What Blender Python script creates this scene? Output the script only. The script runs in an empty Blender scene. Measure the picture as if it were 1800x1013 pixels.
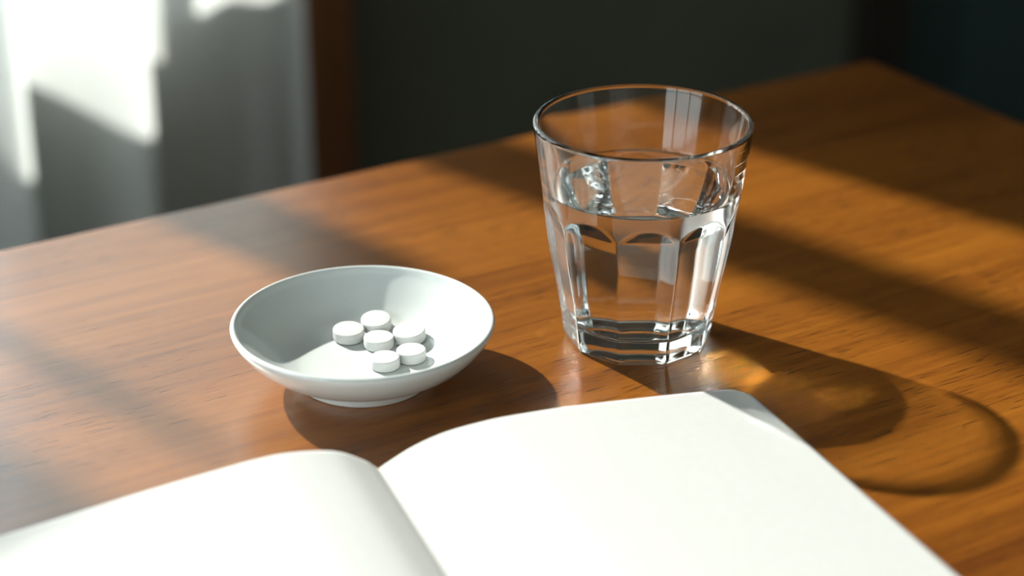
import bpy, bmesh, math, random
import numpy as np
from mathutils import Vector, Matrix
random.seed(3)
scn = bpy.context.scene
COL = scn.collection

# ------------------------------------------------------------ camera
# the table top is the plane z = 0, the floor lies at z = -0.74
cam_d = bpy.data.cameras.new('camera')
cam = bpy.data.objects.new('camera', cam_d)
COL.objects.link(cam)
cam.location = (0, 0, 0.36489)
cam.rotation_euler = (math.pi / 2 - 0.43659, 0, 0)
cam_d.sensor_width = 36.0
cam_d.lens = 72.0
cam_d.clip_start = 0.01
cam_d.dof.use_dof = True
cam_d.dof.focus_distance = 0.785
cam_d.dof.aperture_fstop = 4.2
scn.camera = cam

# ------------------------------------------------------------ world, sun, exposure
world = bpy.data.worlds.new('world')
scn.world = world
world.use_nodes = True
bg = world.node_tree.nodes['Background']
bg.inputs[0].default_value = (0.86, 0.95, 1.0, 1)
bg.inputs[1].default_value = 5.0

SUN_DIR = Vector((-0.59652, 0.54733, 0.58703))          # towards the sun
sun_d = bpy.data.lights.new('sun', 'SUN')
sun_d.energy = 9.3
sun_d.color = (1.0, 0.955, 0.88)
sun_d.angle = 0.022
sun = bpy.data.objects.new('sun', sun_d)
COL.objects.link(sun)
sun.location = SUN_DIR * 4
sun.rotation_euler = SUN_DIR.to_track_quat('Z', 'Y').to_euler()

scn.view_settings.view_transform = 'Standard'
scn.view_settings.look = 'None'
scn.view_settings.gamma = 1.0
scn.view_settings.use_curve_mapping = False
scn.view_settings.exposure = 0.0

cy = scn.cycles
cy.max_bounces = 14
cy.transmission_bounces = 14
cy.transparent_max_bounces = 16
cy.diffuse_bounces = 3
cy.glossy_bounces = 12
cy.caustics_refractive = True
cy.caustics_reflective = True
cy.blur_glossy = 0.0
cy.sample_clamp_indirect = 2000.0
cy.use_denoising = True
cy.min_light_bounces = 6
cy.min_transparent_bounces = 4
cy.use_guiding = True                                   # finds the light the glass bends onto the table
cy.use_surface_guiding = True
cy.surface_guiding_probability = 0.5

# ------------------------------------------------------------ helpers
ROOM = Vector((-0.22504, 0.82308, 0))                   # a point on the table's far edge
ROT = math.atan2(0.52285, 0.85242)                      # the room's and the table's turn
FLOOR = -0.74


def tag(o, label=None, cat=None, group=None, kind=None):
    if label: o['label'] = label
    if cat: o['category'] = cat
    if group: o['group'] = group
    if kind: o['kind'] = kind
    return o


def empty(name, loc=(0, 0, 0), rz=0.0):
    o = bpy.data.objects.new(name, None)
    o.empty_display_size = 0.02
    o.location = loc
    o.rotation_euler = (0, 0, rz)
    COL.objects.link(o)
    return o


def obj(name, mesh, mats, parent=None, smooth=False):
    o = bpy.data.objects.new(name, mesh)
    COL.objects.link(o)
    if not isinstance(mats, (list, tuple)): mats = [mats]
    if not mesh.materials:
        for m in mats: mesh.materials.append(m)
    if smooth:
        mesh.polygons.foreach_set('use_smooth', [True] * len(mesh.polygons))
    if parent: o.parent = parent
    return o


def from_bm(name, bm):
    me = bpy.data.meshes.new(name)
    bmesh.ops.recalc_face_normals(bm, faces=bm.faces)
    bm.to_mesh(me)
    bm.free()
    return me


def box_bm(lo, hi, bev=0.0, seg=2, bm=None):
    bm2 = bmesh.new()
    lo, hi = Vector(lo), Vector(hi)
    c, s = (lo + hi) / 2, hi - lo
    bmesh.ops.create_cube(bm2, size=1.0, matrix=Matrix.Translation(c) @ Matrix.Diagonal((s.x, s.y, s.z, 1)))
    if bev > 0:
        bmesh.ops.bevel(bm2, geom=list(bm2.edges), offset=bev, segments=seg, affect='EDGES', profile=0.5)
    if bm is None: return bm2
    me = bpy.data.meshes.new('t')
    bm2.to_mesh(me); bm2.free()
    bm.from_mesh(me)
    bpy.data.meshes.remove(me)
    return bm


def box(name, lo, hi, mat, parent=None, bev=0.0, smooth=False):
    return obj(name, from_bm(name, box_bm(lo, hi, bev)), mat, parent, smooth)


def lathe(name, prof, n=128, flip=False):
    """closed-of-revolution surface from (r, z) points; r = 0 ends become poles"""
    vs, rings, fs = [], [], []
    for r, z in prof:
        if r < 1e-7:
            rings.append([len(vs)]); vs.append((0, 0, z))
        else:
            rings.append(list(range(len(vs), len(vs) + n)))
            vs += [(r * math.cos(2 * math.pi * k / n), r * math.sin(2 * math.pi * k / n), z) for k in range(n)]
    for a, b in zip(rings, rings[1:]):
        for k in range(n):
            k2 = (k + 1) % n
            if len(a) == 1: f = (a[0], b[k2], b[k])
            elif len(b) == 1: f = (a[k], a[k2], b[0])
            else: f = (a[k], a[k2], b[k2], b[k])
            fs.append(f[::-1] if flip else f)
    me = bpy.data.meshes.new(name)
    me.from_pydata(vs, [], fs)
    return me


def smooth_curve(pts, per=8):
    """Catmull-Rom through 2D points"""
    P = [np.array(p, float) for p in pts]
    P = [2 * P[0] - P[1]] + P + [2 * P[-1] - P[-2]]
    out = []
    for i in range(1, len(P) - 2):
        for k in range(per):
            t = k / per
            p0, p1, p2, p3 = P[i - 1], P[i], P[i + 1], P[i + 2]
            out.append(tuple(0.5 * (2 * p1 + (p2 - p0) * t + (2 * p0 - 5 * p1 + 4 * p2 - p3) * t * t + (3 * p1 - p0 - 3 * p2 + p3) * t ** 3)))
    out.append(tuple(P[-2]))
    return out


# ------------------------------------------------------------ materials
class NT:
    def __init__(self, name):
        self.m = bpy.data.materials.new(name)
        self.m.use_nodes = True
        self.t = self.m.node_tree
        self.t.nodes.clear()
        self.out = self.n('OutputMaterial')

    def n(self, kind, **kw):
        nd = self.t.nodes.new('ShaderNode' + kind)
        for k, v in kw.items():
            if k.startswith('_'): setattr(nd, k[1:], v)
            else:
                key = int(k[1:]) if k[0] == 'i' and k[1:].isdigit() else k.replace('__', ' ')
                nd.inputs[key].default_value = v
        return nd

    def l(self, a, b):
        self.t.links.new(a, b)

    def bsdf(self, **kw):
        b = self.n('BsdfPrincipled')
        for k, v in kw.items(): b.inputs[k.replace('__', ' ')].default_value = v
        self.l(b.outputs[0], self.out.inputs['Surface'])
        return b


def rgb(*c): return (*c, 1.0)


def ramp(nt, stops):
    r = nt.n('ValToRGB')
    e = r.color_ramp.elements
    while len(e) < len(stops): e.new(0.5)
    for el, (p, c) in zip(e, stops):
        el.position = p
        el.color = c if len(c) == 4 else rgb(*c)
    return r


def wood(name, dark, mid, light, rough=0.3, pores=True, axis=0, scale=1.0, coat=0.0, spec=0.5):
    nt = NT(name)
    tc = nt.n('TexCoord')
    def stretched(long, cross):
        mp = nt.n('Mapping')
        sc = [cross * scale] * 3
        sc[axis] = long * scale
        mp.inputs['Scale'].default_value = sc
        nt.l(tc.outputs['Object'], mp.inputs['Vector'])
        return mp
    m1 = stretched(1.6, 14)
    n1 = nt.n('TexNoise', Scale=1.0, Detail=5.0, Roughness=0.55, Distortion=0.6)
    nt.l(m1.outputs[0], n1.inputs['Vector'])
    m2 = stretched(9, 260)
    n2 = nt.n('TexNoise', Scale=1.0, Detail=4.0, Roughness=0.6)
    nt.l(m2.outputs[0], n2.inputs['Vector'])
    mixf = nt.n('Mix', _data_type='FLOAT')
    mixf.inputs[0].default_value = 0.45
    nt.l(n1.outputs[0], mixf.inputs[2]); nt.l(n2.outputs[0], mixf.inputs[3])
    cr = ramp(nt, [(0.32, dark), (0.5, mid), (0.68, light)])
    nt.l(mixf.outputs[0], cr.inputs[0])
    b = nt.bsdf(Roughness=rough)
    b.inputs['Coat Weight'].default_value = coat
    b.inputs['Specular IOR Level'].default_value = spec
    b.inputs['Coat Roughness'].default_value = 0.16
    col = cr.outputs[0]
    bump = nt.n('Bump', Strength=0.25, Distance=0.0004)
    if pores:
        m3 = stretched(70, 900)
        n3 = nt.n('TexNoise', Scale=1.0, Detail=2.0, Roughness=0.5)
        nt.l(m3.outputs[0], n3.inputs['Vector'])
        m4 = stretched(6, 22)
        n4 = nt.n('TexNoise', Scale=1.0, Detail=2.0)
        nt.l(m4.outputs[0], n4.inputs['Vector'])
        ad = nt.n('Math', _operation='MULTIPLY_ADD')
        nt.l(n4.outputs[0], ad.inputs[0]); ad.inputs[1].default_value = 0.30
        nt.l(n3.outputs[0], ad.inputs[2])
        pr = ramp(nt, [(0.77, (0, 0, 0)), (0.84, (1, 1, 1))])
        nt.l(ad.outputs[0], pr.inputs[0])
        pm = nt.n('Math', _operation='MULTIPLY'); pm.inputs[1].default_value = 0.68
        nt.l(pr.outputs[0], pm.inputs[0])
        mx = nt.n('Mix', _data_type='RGBA')
        nt.l(pm.outputs[0], mx.inputs[0])
        nt.l(col, mx.inputs[6])
        mx.inputs[7].default_value = rgb(dark[0] * 0.25, dark[1] * 0.25, dark[2] * 0.3)
        col = mx.outputs[2]
        inv = nt.n('Math', _operation='SUBTRACT'); inv.inputs[0].default_value = 1.0
        nt.l(pr.outputs[0], inv.inputs[1])
        nt.l(inv.outputs[0], bump.inputs['Height'])
    else:
        nt.l(n2.outputs[0], bump.inputs['Height'])
    nt.l(bump.outputs[0], b.inputs['Normal'])
    nt.l(col, b.inputs['Base Color'])
    return nt.m


def paint(name, col, rough=0.7, var=0.12, scale=6.0):
    nt = NT(name)
    tc = nt.n('TexCoord')
    n1 = nt.n('TexNoise', Scale=scale, Detail=5.0, Roughness=0.6)
    nt.l(tc.outputs['Object'], n1.inputs['Vector'])
    cr = ramp(nt, [(0.3, tuple(c * (1 - var) for c in col)), (0.7, tuple(min(1, c * (1 + var)) for c in col))])
    nt.l(n1.outputs[0], cr.inputs[0])
    b = nt.bsdf(Roughness=rough)
    nt.l(cr.outputs[0], b.inputs['Base Color'])
    n2 = nt.n('TexNoise', Scale=scale * 60, Detail=3.0)
    nt.l(tc.outputs['Object'], n2.inputs['Vector'])
    bp = nt.n('Bump', Strength=0.1, Distance=0.001)
    nt.l(n2.outputs[0], bp.inputs['Height'])
    nt.l(bp.outputs[0], b.inputs['Normal'])
    return nt.m


def glass(name, ior, col=(1, 1, 1)):
    nt = NT(name)
    g = nt.n('BsdfGlass', IOR=ior, Roughness=0.0, Color=rgb(*col))
    nt.l(g.outputs[0], nt.out.inputs['Surface'])
    return nt.m


def fabric(name, col, trans=0.5):
    nt = NT(name)
    tc = nt.n('TexCoord')
    w = nt.n('TexWave', Scale=260.0, Distortion=0.4, Detail=1.0)
    nt.l(tc.outputs['Object'], w.inputs['Vector'])
    cr = ramp(nt, [(0.0, tuple(c * 0.94 for c in col)), (1.0, col)])
    nt.l(w.outputs[1], cr.inputs[0])
    d = nt.n('BsdfDiffuse'); t = nt.n('BsdfTranslucent')
    nt.l(cr.outputs[0], d.inputs[0]); nt.l(cr.outputs[0], t.inputs[0])
    mx = nt.n('MixShader'); mx.inputs[0].default_value = trans
    nt.l(d.outputs[0], mx.inputs[1]); nt.l(t.outputs[0], mx.inputs[2])
    nt.l(mx.outputs[0], nt.out.inputs['Surface'])
    return nt.m


def pane_glass(name, ior=1.45, tint=(0.96, 0.98, 0.97)):
    nt = NT(name)
    tr = nt.n('BsdfTransparent', Color=rgb(*tint))
    gl = nt.n('BsdfGlossy', Roughness=0.0)
    fr = nt.n('Fresnel', IOR=ior)
    mx = nt.n('MixShader')
    nt.l(fr.outputs[0], mx.inputs[0]); nt.l(tr.outputs[0], mx.inputs[1]); nt.l(gl.outputs[0], mx.inputs[2])
    nt.l(mx.outputs[0], nt.out.inputs['Surface'])
    return nt.m


M_table = wood('table_wood', (0.108, 0.028, 0.0020), (0.220, 0.067, 0.0046), (0.318, 0.108, 0.0085), rough=0.29, coat=0.0, spec=0.95)
M_dark = wood('dark_wood', (0.008, 0.005, 0.003), (0.013, 0.008, 0.005), (0.02, 0.011, 0.006), rough=0.5, pores=False, axis=2)
M_brown = wood('brown_wood', (0.11, 0.04, 0.012), (0.16, 0.06, 0.018), (0.21, 0.08, 0.026), rough=0.5, pores=False, axis=2)
M_white_wood = paint('white_paint', (0.78, 0.77, 0.74), 0.45, 0.04)
M_wall = paint('grey_green_paint', (0.095, 0.10, 0.072), 0.75)
M_pale = paint('pale_grey_paint', (0.50, 0.505, 0.48), 0.8, 0.05)
M_ceiling = paint('ceiling_paint', (0.65, 0.65, 0.62), 0.9, 0.05)
M_floor = wood('floor_wood', (0.05, 0.025, 0.012), (0.09, 0.045, 0.02), (0.13, 0.066, 0.03), rough=0.5, pores=False, scale=0.6)
M_door = paint('teal_door_paint', (0.03, 0.06, 0.058), 0.4)
M_fabric = fabric('white_linen', (0.93, 0.955, 0.945), 0.68)
M_pane = pane_glass('window_glass')
M_glass = glass('tumbler_glass', 1.5, (0.985, 0.995, 0.99))
M_water_top = glass('water_surface', 1.333)
M_water_side = glass('water_against_glass', 1.333 / 1.5)
M_brass = NT('brass'); M_brass.bsdf(Roughness=0.35, Metallic=1.0, Base__Color=rgb(0.5, 0.36, 0.16)); M_brass = M_brass.m

nt = NT('white_porcelain')
b = nt.bsdf(Roughness=0.5)
b.inputs['Base Color'].default_value = rgb(0.64, 0.68, 0.67)
b.inputs['Coat Weight'].default_value = 1.0
b.inputs['Coat Roughness'].default_value = 0.07
tc = nt.n('TexCoord'); n1 = nt.n('TexNoise', Scale=90.0, Detail=3.0)
nt.l(tc.outputs['Object'], n1.inputs['Vector'])
bp = nt.n('Bump', Strength=0.06, Distance=0.0006)
nt.l(n1.outputs[0], bp.inputs['Height']); nt.l(bp.outputs[0], b.inputs['Coat Normal'])
M_china = nt.m

nt = NT('pill_white')
b = nt.bsdf(Roughness=0.75)
b.inputs['Base Color'].default_value = rgb(0.66, 0.665, 0.66)
tc = nt.n('TexCoord'); n1 = nt.n('TexNoise', Scale=1500.0, Detail=3.0)
nt.l(tc.outputs['Object'], n1.inputs['Vector'])
bp = nt.n('Bump', Strength=0.12, Distance=0.0001)
nt.l(n1.outputs[0], bp.inputs['Height']); nt.l(bp.outputs[0], b.inputs['Normal'])
M_pill = nt.m

nt = NT('paper')
b = nt.bsdf(Roughness=0.85)
tc = nt.n('TexCoord'); n1 = nt.n('TexNoise', Scale=350.0, Detail=5.0)
nt.l(tc.outputs['Object'], n1.inputs['Vector'])
cr = ramp(nt, [(0.3, (0.555, 0.56, 0.55)), (0.7, (0.575, 0.58, 0.57))])
nt.l(n1.outputs[0], cr.inputs[0]); nt.l(cr.outputs[0], b.inputs['Base Color'])
bp = nt.n('Bump', Strength=0.05, Distance=0.0001)
nt.l(n1.outputs[0], bp.inputs['Height']); nt.l(bp.outputs[0], b.inputs['Normal'])
M_paper = nt.m

nt = NT('page_edges')                                   # stacked sheets: thin horizontal lines
b = nt.bsdf(Roughness=0.9)
tc = nt.n('TexCoord'); mp = nt.n('Mapping'); mp.inputs['Scale'].default_value = (4, 4, 5200)
nt.l(tc.outputs['Object'], mp.inputs['Vector'])
n1 = nt.n('TexNoise', Scale=1.0, Detail=2.0); nt.l(mp.outputs[0], n1.inputs['Vector'])
cr = ramp(nt, [(0.35, (0.47, 0.465, 0.445)), (0.6, (0.62, 0.615, 0.595))])
nt.l(n1.outputs[0], cr.inputs[0]); nt.l(cr.outputs[0], b.inputs['Base Color'])
M_edges = nt.m
M_cover = paint('cover_cloth', (0.10, 0.035, 0.02), 0.8, 0.15, 300)

# ------------------------------------------------------------ the room (local x along the window wall, y outwards)
WY = 0.70            # inner face of the window wall
X0, X1, Y0, ZC = -1.7, 2.3, -2.7, 1.86
OX0, OX1, OZ0, OZ1 = -0.645, 0.415, -0.10, 1.32        # window opening


def room(o, kind='structure'):
    o.location = ROOM
    o.rotation_euler = (0, 0, ROT)
    if kind: o['kind'] = kind
    return o


WX0, WX1 = -1.55, -0.76                                 # added window in the same wall, out of view, for fill light
LY0, LY1 = -1.35, 0.25                                  # window in the left wall (along y)
DX0, DX1, DZ = 1.150, 1.96, 1.30                        # door opening
bm = bmesh.new()
T = 0.09
for lo, hi in [((X0 - T, WY, FLOOR), (WX0, WY + T, ZC)), ((WX1, WY, FLOOR), (OX0, WY + T, ZC)), ((WX0, WY, FLOOR), (WX1, WY + T, OZ0)), ((WX0, WY, OZ1), (WX1, WY + T, ZC)), ((OX1, WY, FLOOR), (DX0, WY + T, ZC)), ((DX1, WY, FLOOR), (X1 + T, WY + T, ZC)),
               ((OX0, WY, FLOOR), (OX1, WY + T, OZ0)), ((OX0, WY, OZ1), (OX1, WY + T, ZC)), ((DX0, WY, DZ), (DX1, WY + T, ZC))]:
    box_bm(lo, hi, bm=bm)
room(obj('wall_back', from_bm('wall_back', bm), M_wall))
room(box('wall_right', (X1, Y0, FLOOR), (X1 + T, WY, ZC), M_pale))
bm = bmesh.new()
for lo, hi in [((X0 - T, Y0, FLOOR), (X0, LY0, ZC)), ((X0 - T, LY1, FLOOR), (X0, WY, ZC)), ((X0 - T, LY0, FLOOR), (X0, LY1, OZ0)), ((X0 - T, LY0, OZ1), (X0, LY1, ZC))]:
    box_bm(lo, hi, bm=bm)
room(obj('wall_left', from_bm('wall_left', bm), M_pale))
room(box('wall_front', (X0 - T, Y0 - T, FLOOR), (X1 + T, Y0, ZC), M_pale))
room(box('ceiling', (X0 - T, Y0 - T, ZC), (X1 + T, WY + T, ZC + 0.06), M_ceiling))
fl = room(box('floor', (X0 - T, Y0 - T, FLOOR - 0.05), (X1 + T, WY + T, FLOOR), M_floor))
tr = room(box('trim_1', (0.478, WY - 0.022, FLOOR), (0.522, WY, ZC), M_brown, bev=0.003))
tag(tr, 'brown wooden upright batten on the wall beside the curtain', None)
bb = room(box('baseboard_back', (0.522, WY - 0.014, FLOOR), (DX0 - 0.055, WY, FLOOR + 0.09), M_dark, bev=0.003))

# windows: frame, uprights, sill and one pane between each two uprights
FR = 0.025
def window(name, label, ox0, ox1, bars, x_glass0, x_glass1):
    """a window in a wall along local x whose inner face is y = 0; bars are (x0, x1, top or None)"""
    w = empty(name)
    tag(w, label, kind='structure')
    top = OZ1 - 0.05
    f0, f1 = 0.002, 0.030
    box('window_frame', (ox0, f0, OZ0), (x_glass0, f1, OZ1), M_white_wood, w, 0.002)
    box('window_frame', (x_glass1, f0, OZ0), (ox1, f1, OZ1), M_white_wood, w, 0.002)
    box('bottom_rail', (x_glass0, f0, OZ0), (x_glass1, f1, -0.07), M_white_wood, w, 0.002)
    box('top_rail', (x_glass0, f0, top), (x_glass1, f1, OZ1), M_white_wood, w, 0.002)
    for a, c, zt in bars:
        box('upright_bar', (a, f0, -0.07), (c, f1, zt or top), M_white_wood, w, 0.002)
    full = sorted((a, c) for a, c, zt in bars if zt is None)
    xs = [x_glass0] + [v for pr in full for v in pr] + [x_glass1]
    for a, c in zip(xs[0::2], xs[1::2]):
        box('pane', (a, 0.014, -0.07), (c, 0.0145, top), M_pane, w)
    box('window_sill', (ox0 - 0.02, -0.02, OZ0 - 0.022), (ox1 + 0.02, 0.0, OZ0), M_white_wood, w, 0.002)
    return w


w1 = window('window_1', 'white window with upright bars behind the linen curtain', OX0, OX1,
            [(0.003, 0.052, None), (-0.133, -0.086, 0.63), (-0.262, -0.255, 0.70), (-0.385, -0.312, 0.72), (0.290, 0.306, None)], -0.62, 0.390)  # short bars: out of view, heights cut to shape the sun bands
box('bottom_rail', (0.306, 0.002, -0.07), (0.390, 0.030, -0.026), M_white_wood, w1, 0.002)  # added raised rail, stops the sun patch higher on the curtain
w2 = window('fill_window', 'white window added out of view along the curtain wall for fill light', WX0, WX1, [((WX0 + WX1) / 2 - 0.02, (WX0 + WX1) / 2 + 0.02, None)], WX0 + FR, WX1 - FR)
w3 = window('window_3', 'wide white window in the side wall', LY0, LY1, [(LY0 + 0.5, LY0 + 0.54, None), (LY0 + 1.06, LY0 + 1.10, None)], LY0 + FR, LY1 - FR)
Rz = Matrix.Rotation(ROT, 4, 'Z')
for w in (w1, w2):
    w.location = ROOM + Rz @ Vector((0, WY, 0)); w.rotation_euler = (0, 0, ROT)
w3.location = ROOM + Rz @ Vector((X0, 0, 0)); w3.rotation_euler = (0, 0, ROT + math.pi / 2)

# door at the right, dark post of its casing
door = room(empty('door_1'))
tag(door, 'dark teal door with a near-black wooden casing behind the table corner')
box('casing', (DX0 - 0.055, WY - 0.025, FLOOR), (DX0, WY, DZ), M_dark, door, 0.003)
box('casing', (DX1, WY - 0.025, FLOOR), (DX1 + 0.055, WY, DZ), M_dark, door, 0.003)
box('casing', (DX0 - 0.055, WY - 0.025, DZ), (DX1 + 0.055, WY, DZ + 0.055), M_dark, door, 0.003)
box('door_leaf', (DX0, WY + 0.02, FLOOR), (DX1, WY + 0.055, DZ), M_door, door, 0.002)
for k, (z0, z1) in enumerate([(-0.60, 0.05), (0.20, 1.15)]):
    for x0, x1 in [(DX0 + 0.11, DX0 + 0.36), (DX0 + 0.46, DX1 - 0.11)]:
        box('door_panel', (x0, WY + 0.010, z0), (x1, WY + 0.024, z1), M_door, door, 0.006)
kn = obj('door_handle', lathe('door_handle', smooth_curve([(0.0, 0.0), (0.012, 0.002), (0.009, 0.02), (0.022, 0.035), (0.022, 0.05), (0.0, 0.058)]), 32), M_brass, door, True)
kn.location = (DX0 + 0.05, WY + 0.02, 0.11); kn.rotation_euler = (math.pi / 2, 0, 0)


# ------------------------------------------------------------ curtain and its rod
fold = smooth_curve([(0.162, 0.590), (0.168, 0.578), (0.175, 0.556), (0.182, 0.539), (0.188, 0.543), (0.185, 0.572), (0.184, 0.602), (0.193, 0.612),
                     (0.217, 0.602), (0.242, 0.582), (0.266, 0.560), (0.280, 0.549), (0.287, 0.553), (0.284, 0.578), (0.283, 0.602), (0.294, 0.611),
                     (0.315, 0.605), (0.338, 0.598), (0.352, 0.597), (0.366, 0.601), (0.380, 0.602), (0.393, 0.597), (0.405, 0.595), (0.416, 0.599), (0.425, 0.598), (0.434, 0.590)], 8)
ZT, ZB, NZ = 1.42, FLOOR + 0.03, 60
vs, fs = [], []
nf = len(fold)
for j in range(NZ + 1):
    z = ZT + (ZB - ZT) * j / NZ
    for i, (x, y) in enumerate(fold):
        q = i / nf
        w = 0.004 * math.sin(3.1 * z + 5 * q) + 0.003 * math.sin(7.3 * z + 17 * q)
        vs.append((x + 0.5 * w * (q > 0.03), y + w, z))
for j in range(NZ):
    for i in range(nf - 1):
        a = j * nf + i
        fs.append((a, a + 1, a + nf + 1, a + nf))
me = bpy.data.meshes.new('curtain')
me.from_pydata(vs, [], fs)
cu = room(empty('curtain'), None)
tag(cu, 'white linen curtain hanging in soft folds at the window', 'curtain')
c1 = obj('cloth', me, M_fabric, cu, True)
rings_ = []
for k in range(9):
    t = bpy.data.meshes.new('ring')
    bmr = bmesh.new()
    R, r0 = 0.019, 0.0025
    ring = [[bmr.verts.new(((0), (R + r0 * math.cos(v)) * math.cos(u), (R + r0 * math.cos(v)) * math.sin(u))) for v in [2 * math.pi * q / 8 for q in range(8)]] for u in [2 * math.pi * q / 24 for q in range(24)]]
    for u in range(24):
        for v in range(8):
            pa = ring[u][v]; pa.co.x = r0 * math.sin(2 * math.pi * v / 8)
    for u in range(24):
        for v in range(8):
            bmr.faces.new((ring[u][v], ring[(u + 1) % 24][v], ring[(u + 1) % 24][(v + 1) % 8], ring[u][(v + 1) % 8]))
    rings_.append((0.172 + k * 0.031, from_bm('ring', bmr)))
rod = room(empty('curtain_rod'), None)
tag(rod, 'thin brass curtain rod above the window', 'curtain rod')
rm = lathe('pole', [(0, -0.55), (0.010, -0.55), (0.010, 0.55), (0, 0.55)], 24, True)
po = obj('pole', rm, M_brass, rod, False); po.location = (0.0, 0.592, ZT + 0.032); po.rotation_euler = (0, math.pi / 2, 0)
for xr, mr in rings_:
    ro = obj('curtain_ring', mr, M_brass, rod, True); ro.location = (xr, 0.592, ZT + 0.023)
for sx in (-0.45, 0.50):
    box('bracket', (sx - 0.006, 0.58, ZT + 0.016), (sx + 0.006, WY, ZT + 0.022), M_brass, rod, 0.001)

# ------------------------------------------------------------ table
tb = empty('table', (ROOM.x, ROOM.y, FLOOR), ROT)
tag(tb, 'warm brown polished wooden table with visible grain', 'table')
TX0, TX1, TYF = -0.95, 0.4972, -0.85
H0 = -FLOOR
top = obj('table_top', from_bm('table_top', box_bm((TX0, TYF, H0 - 0.026), (TX1, 0, H0), 0.0035, 3)), M_table, tb, True)
for pl in top.data.polygons: pl.use_smooth = pl.area < 0.01
for y0 in (TYF + 0.05, -0.07):
    box('apron', (TX0 + 0.07, y0, H0 - 0.10), (TX1 - 0.07, y0 + 0.02, H0 - 0.026), M_table, tb, 0.001)
for x0 in (TX0 + 0.05, TX1 - 0.07):
    box('apron', (x0, TYF + 0.07, H0 - 0.10), (x0 + 0.02, -0.07, H0 - 0.026), M_table, tb, 0.001)
for x in (TX0 + 0.06, TX1 - 0.06):
    for y in (TYF + 0.06, -0.06):
        bm = bmesh.new()
        bmesh.ops.create_cone(bm, cap_ends=True, segments=24, radius1=0.017, radius2=0.027, depth=H0 - 0.026, matrix=Matrix.Translation((x, y, (H0 - 0.026) / 2)))
        obj('leg', from_bm('leg', bm), M_table, tb)

# ------------------------------------------------------------ tumbler of water
GX, GY = 0.05034, 0.73821
NTH = 440
vert_prof = smooth_curve([(0.0000, 0.0288), (0.0035, 0.0298), (0.012, 0.0310), (0.022, 0.0326), (0.032, 0.0346), (0.044, 0.0367), (0.055, 0.0379), (0.066, 0.0391), (0.080, 0.0410), (0.0905, 0.0424)], 12)
vz = [q[0] for q in vert_prof]; vr = [q[1] for q in vert_prof]
def RV(z): return float(np.interp(z, vz, vr))
FAC0 = math.radians(-90 + 1.0)                          # one facet looks at the camera
def smin(a, b2, k): 
    h = max(k - abs(a - b2), 0.0) / k
    return min(a, b2) - h * h * k * 0.25
def R_out(th, z):
    d = (th - FAC0 + math.pi / 10) % (math.pi / 5) - math.pi / 10
    rv = RV(z)
    c18 = math.cos(math.pi / 10)
    q = np.interp(z, [0.0, 0.046, 0.051, 0.0555, 0.0595, 0.0625, 0.07], [c18 * 1.004, c18 * 0.998, c18 * 0.998, c18 * 1.008, 0.985, 1.01, 1.12])
    return smin(rv, rv * q / math.cos(d), 0.0004)
IN = smooth_curve([(0.0, 0.0074), (0.010, 0.0074), (0.0185, 0.0077), (0.0238, 0.0092), (0.0262, 0.0122), (0.0277, 0.0185), (0.0297, 0.0300), (0.0317, 0.0420), (0.0334, 0.0520), (0.0347, 0.0600), (0.0356, 0.0660)], 10)
IN2 = smooth_curve([(0.0356, 0.0660), (0.0369, 0.0730), (0.0384, 0.0810), (0.0396, 0.0875), (0.0400, 0.0898)], 10)

vs, fs = [], []
def ring(fn, z):
    i0 = len(vs)
    for k in range(NTH):
        th = 2 * math.pi * k / NTH
        r = fn(th, z)
        vs.append((r * math.cos(th), r * math.sin(th), z))
    return list(range(i0, i0 + NTH))
rings = []
vs.append((0, 0, 0.0012)); pole = 0
def under(q):
    return lambda th, z: q * R_out(th, 0.002)
rings.append(ring(under(0.35), 0.0011))
rings.append(ring(under(0.78), 0.0007))
rings.append(ring(under(0.86), 0.0001))
rings.append(ring(under(0.93), 0.0))
for q, z in ((0.962, 0.0003), (0.984, 0.0004), (0.995, 0.0016)):
    rings.append(ring(under(q), z))
for z in np.linspace(0.0024, 0.0905, 150): rings.append(ring(R_out, float(z)))
for k in range(1, 8):                                   # rounded lip
    a = math.pi * k / 8
    cx, hw = (0.0424 + 0.0400) / 2, (0.0424 - 0.0400) / 2
    rings.append(ring(lambda th, z, rr=cx + hw * math.cos(a): rr, 0.0905 + 0.0011 * math.sin(a)))
for r, z in IN2[::-1]: rings.append(ring(lambda th, zz, rr=r: rr, z))
for k in range(NTH): fs.append((pole, rings[0][(k + 1) % NTH], rings[0][k]))
for a, c in zip(rings, rings[1:]):
    for k in range(NTH):
        k2 = (k + 1) % NTH
        fs.append((a[k], a[k2], c[k2], c[k]))
me = bpy.data.meshes.new('tumbler')
me.from_pydata(vs, [], fs)
tum = obj('drinking_glass', me, M_glass, None, True)
tum.location = (GX, GY, 0.0)
tag(tum, 'clear ten-sided glass tumbler standing behind the notebook', 'glass')

# water: the side touching the glass and the free surface with its meniscus
wl = IN
me = lathe('water', wl + [(0.03545, 0.0657), (0.0351, 0.06535), (0.0344, 0.0651), (0.0325, 0.0650), (0.020, 0.0650), (0.0, 0.0650)], NTH)
nside = (len(wl) - 1) * NTH
mi = [0 if i < nside else 1 for i in range(len(me.polygons))]
wat = obj('water', me, [M_water_side, M_water_top], None, True)
me.polygons.foreach_set('material_index', mi)
wat.location = (GX, GY, 0.0)
tag(wat, 'still clear water filling the tumbler two thirds', 'water')

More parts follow.
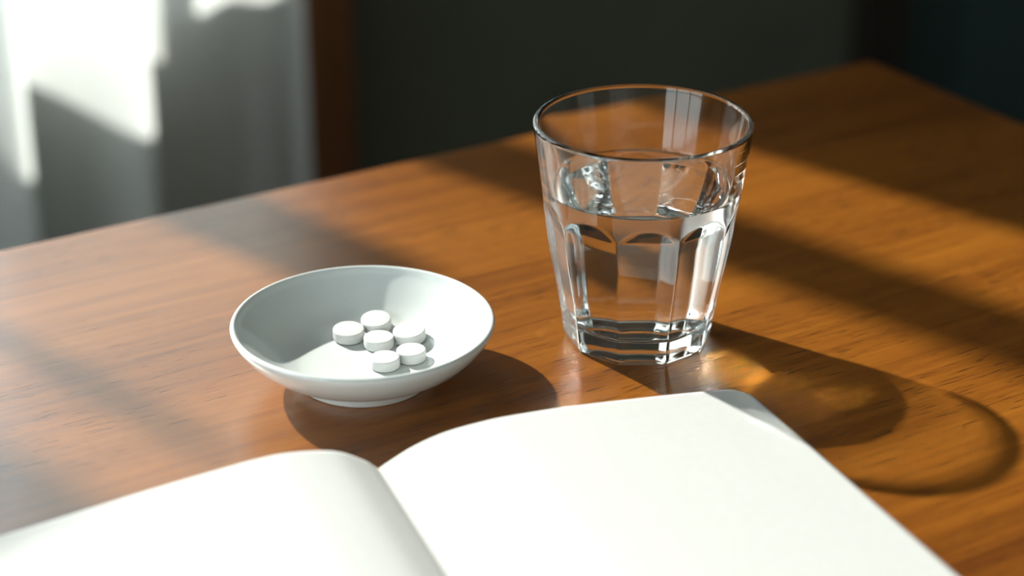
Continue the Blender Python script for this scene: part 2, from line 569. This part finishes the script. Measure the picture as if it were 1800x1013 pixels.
# ------------------------------------------------------------ dish
DXC, DYC = -0.0568, 0.7015
inner = [(0.0, 0.0056), (0.012, 0.0056), (0.022, 0.0057), (0.027, 0.0064), (0.032, 0.0084), (0.037, 0.0120), (0.0415, 0.0163), (0.0462, 0.0212), (0.0477, 0.0232)]
outer = [(0.0504, 0.0236), (0.0501, 0.0222), (0.0488, 0.0198), (0.0455, 0.0155), (0.0405, 0.0108), (0.0345, 0.0071), (0.0300, 0.0050), (0.0276, 0.0040)]
prof = smooth_curve(inner, 8) + smooth_curve([(0.0481, 0.0239), (0.0487, 0.02445), (0.0494, 0.02455), (0.0500, 0.0242)], 4) + smooth_curve(outer, 8) + \
       [(0.0272, 0.0036), (0.0268, 0.0030), (0.0262, 0.0006), (0.0258, 0.0001), (0.0250, 0.0), (0.0238, 0.0), (0.0233, 0.0004), (0.0228, 0.0022), (0.022, 0.0026), (0.0, 0.0026)]
dish = obj('dish', lathe('dish', prof, 160, True), M_china, None, True)
dish.location = (DXC, DYC, 0)
tag(dish, 'small shallow white porcelain dish holding the pills', 'dish')

# ------------------------------------------------------------ pills
PILLS = [
    (-0.06425, 0.72225, 0.00620, 0.0062, 0.070, 1.9127),
    (-0.05370, 0.72885, 0.00765, 0.0060, 0.150, 1.4785),
    (-0.04005, 0.71995, 0.00690, 0.0064, 0.100, 0.8446),
    (-0.05197, 0.71579, 0.00577, 0.0059, 0.0045, 1.2449),
    (-0.03880, 0.70465, 0.00584, 0.0057, 0.0169, 0.1725),
    (-0.04860, 0.69848, 0.00575, 0.0057, 0.0045, -0.3468),
]
PL = ['round white pill at the far left of the six in the dish', 'round white pill farthest back of the six in the dish',
      'largest round white pill, at the back right of the six in the dish', 'round white pill in the middle of the six, touched by its neighbours',
      'round white pill at the front right of the six in the dish', 'round white pill nearest the dish front edge']
for (x, y, z, R, ang, dirn), lab in zip(PILLS, PL):
    h = 0.0044
    pr = [(0, 0.0), (R * 0.6, 0.0), (R * 0.93, 0.0001), (R * 0.985, 0.0004), (R, 0.0008), (R, h - 0.0007), (R * 0.987, h - 0.00035), (R * 0.955, h - 0.00016), (R * 0.9, h - 0.00008), (R * 0.5, h + 0.00006), (0, h + 0.0001)]
    pm_ = lathe('pill', pr, 64)
    p = obj('pill', pm_, M_pill, None, True)
    pm_.set_sharp_from_angle(angle=math.radians(32))
    p.location = (x, y, z)
    ax = Vector((-math.sin(dirn), math.cos(dirn), 0))
    p.rotation_euler = Matrix.Rotation(-ang, 3, ax).to_euler()
    tag(p, lab, 'pill', 'white pills in the dish')

# ------------------------------------------------------------ open notebook
BA = math.radians(21)
nb = empty('notebook', (-0.0468, 0.6233, 0), BA)
tag(nb, 'open notebook with blank white pages in the foreground', 'notebook')
prof_r = smooth_curve([(0.0, 0.0040), (0.0031, 0.0057), (0.0116, 0.0097), (0.0201, 0.0125), (0.0286, 0.0142), (0.0393, 0.0152), (0.0501, 0.0156), (0.072, 0.0151), (0.0944, 0.0137), (0.1173, 0.0120), (0.1336, 0.0106), (0.148, 0.0094)], 6)
prof_l = smooth_curve([(0.0, 0.0040), (0.0021, 0.0060), (0.0051, 0.0086), (0.0132, 0.0134), (0.0213, 0.0157), (0.0333, 0.0171), (0.0433, 0.0168), (0.0533, 0.0158), (0.073, 0.0135), (0.0925, 0.0109), (0.1305, 0.0056), (0.148, 0.0044)], 6)
LEN, CR = 0.205, 0.009


def rounded(u, v, W):
    """pull grid points of a W x LEN rectangle inside its rounded outer corners"""
    for vc, sgn in ((CR, -1), (LEN - CR, 1)):
        if u > W - CR and (v - vc) * sgn > 0:
            du, dv = u - (W - CR), v - vc
            m = max(abs(du), abs(dv)); L = math.hypot(du, dv)
            if L > 1e-9: return W - CR + du * m / L, vc + dv * m / L
    return u, v


def page_solid(name, prof, side, zlow, inset=0.0, lift=0.0, thick=None):
    us = [q[0] for q in prof]
    # finer near the outer edge for the rounded corner
    us = sorted(set([round(x, 6) for x in us if x < 0.148 - CR] + [0.148 - CR + CR * k / 6 for k in range(7)]))
    vv = sorted(set([CR * k / 6 for k in range(7)] + list(np.linspace(CR, LEN - CR, 26)) + [LEN - CR + CR * k / 6 for k in range(7)]))
    pu, pz = [q[0] for q in prof], [q[1] for q in prof]
    nu, nv = len(us), len(vv)
    tops, bots = [], []
    for v in vv:
        flat = min(1.0, max(0.0, v / LEN))
        for u in us:
            uu, v2 = rounded(u, v, 0.148)
            z = float(np.interp(uu, pu, pz)) + lift
            wsc = (0.9615 + 0.055 * flat) if side > 0 else 1.0
            x = side * (uu * wsc - inset * (uu / 0.148))
            tops.append((x, -v2 - inset * (1 - 2 * v / LEN), z))
            zb = zlow if thick is None else z - thick
            bots.append((x, -v2 - inset * (1 - 2 * v / LEN), min(zb, z - 0.0002)))
    vs = tops + bots
    n = nu * nv
    fs, mi = [], []
    for j in range(nv - 1):
        for i in range(nu - 1):
            a = j * nu + i
            f = (a, a + nu, a + nu + 1, a + 1)
            fs.append(f if side > 0 else f[::-1]); mi.append(0)
            g = tuple(x + n for x in f[::-1])
            fs.append(g if side > 0 else g[::-1]); mi.append(0)
    loop = [i for i in range(nu)] + [j * nu + nu - 1 for j in range(1, nv)] + [(nv - 1) * nu + i for i in range(nu - 2, -1, -1)] + [j * nu for j in range(nv - 2, 0, -1)]
    for a, c in zip(loop, loop[1:] + loop[:1]):
        f = (a, c, c + n, a + n)
        fs.append(f if side > 0 else f[::-1]); mi.append(1)
    me = bpy.data.meshes.new(name)
    me.from_pydata(vs, [], fs)
    me.materials.append(M_paper); me.materials.append(M_edges)
    me.polygons.foreach_set('material_index', mi)
    bm = bmesh.new(); bm.from_mesh(me)
    bmesh.ops.recalc_face_normals(bm, faces=bm.faces); bm.to_mesh(me); bm.free()
    me.polygons.foreach_set('use_smooth', [m == 0 for m in mi])
    return me


for prof, side in ((prof_r, 1), (prof_l, -1)):
    blk = obj('page_block', page_solid('page_block', prof, side, 0.0017, 0.0004, -0.0004), None or [M_paper, M_edges], nb)
    obj('page', page_solid('page', prof, side, 0, 0.0, 0.0, 0.00018), [M_paper, M_edges], nb)
    x0, x1 = (0.0, 0.1465) if side > 0 else (-0.150, 0.0)
    cv = obj('cover', from_bm('cover', box_bm((x0 if side < 0 else 0.0035, -0.2065, 0.0), (x1 if side > 0 else -0.0035, -0.0012, 0.0016), 0.0005, 2)), M_cover, nb)
box('spine', (-0.0035, -0.2065, 0.0), (0.0035, -0.0012, 0.0013), M_cover, nb, 0.0004)
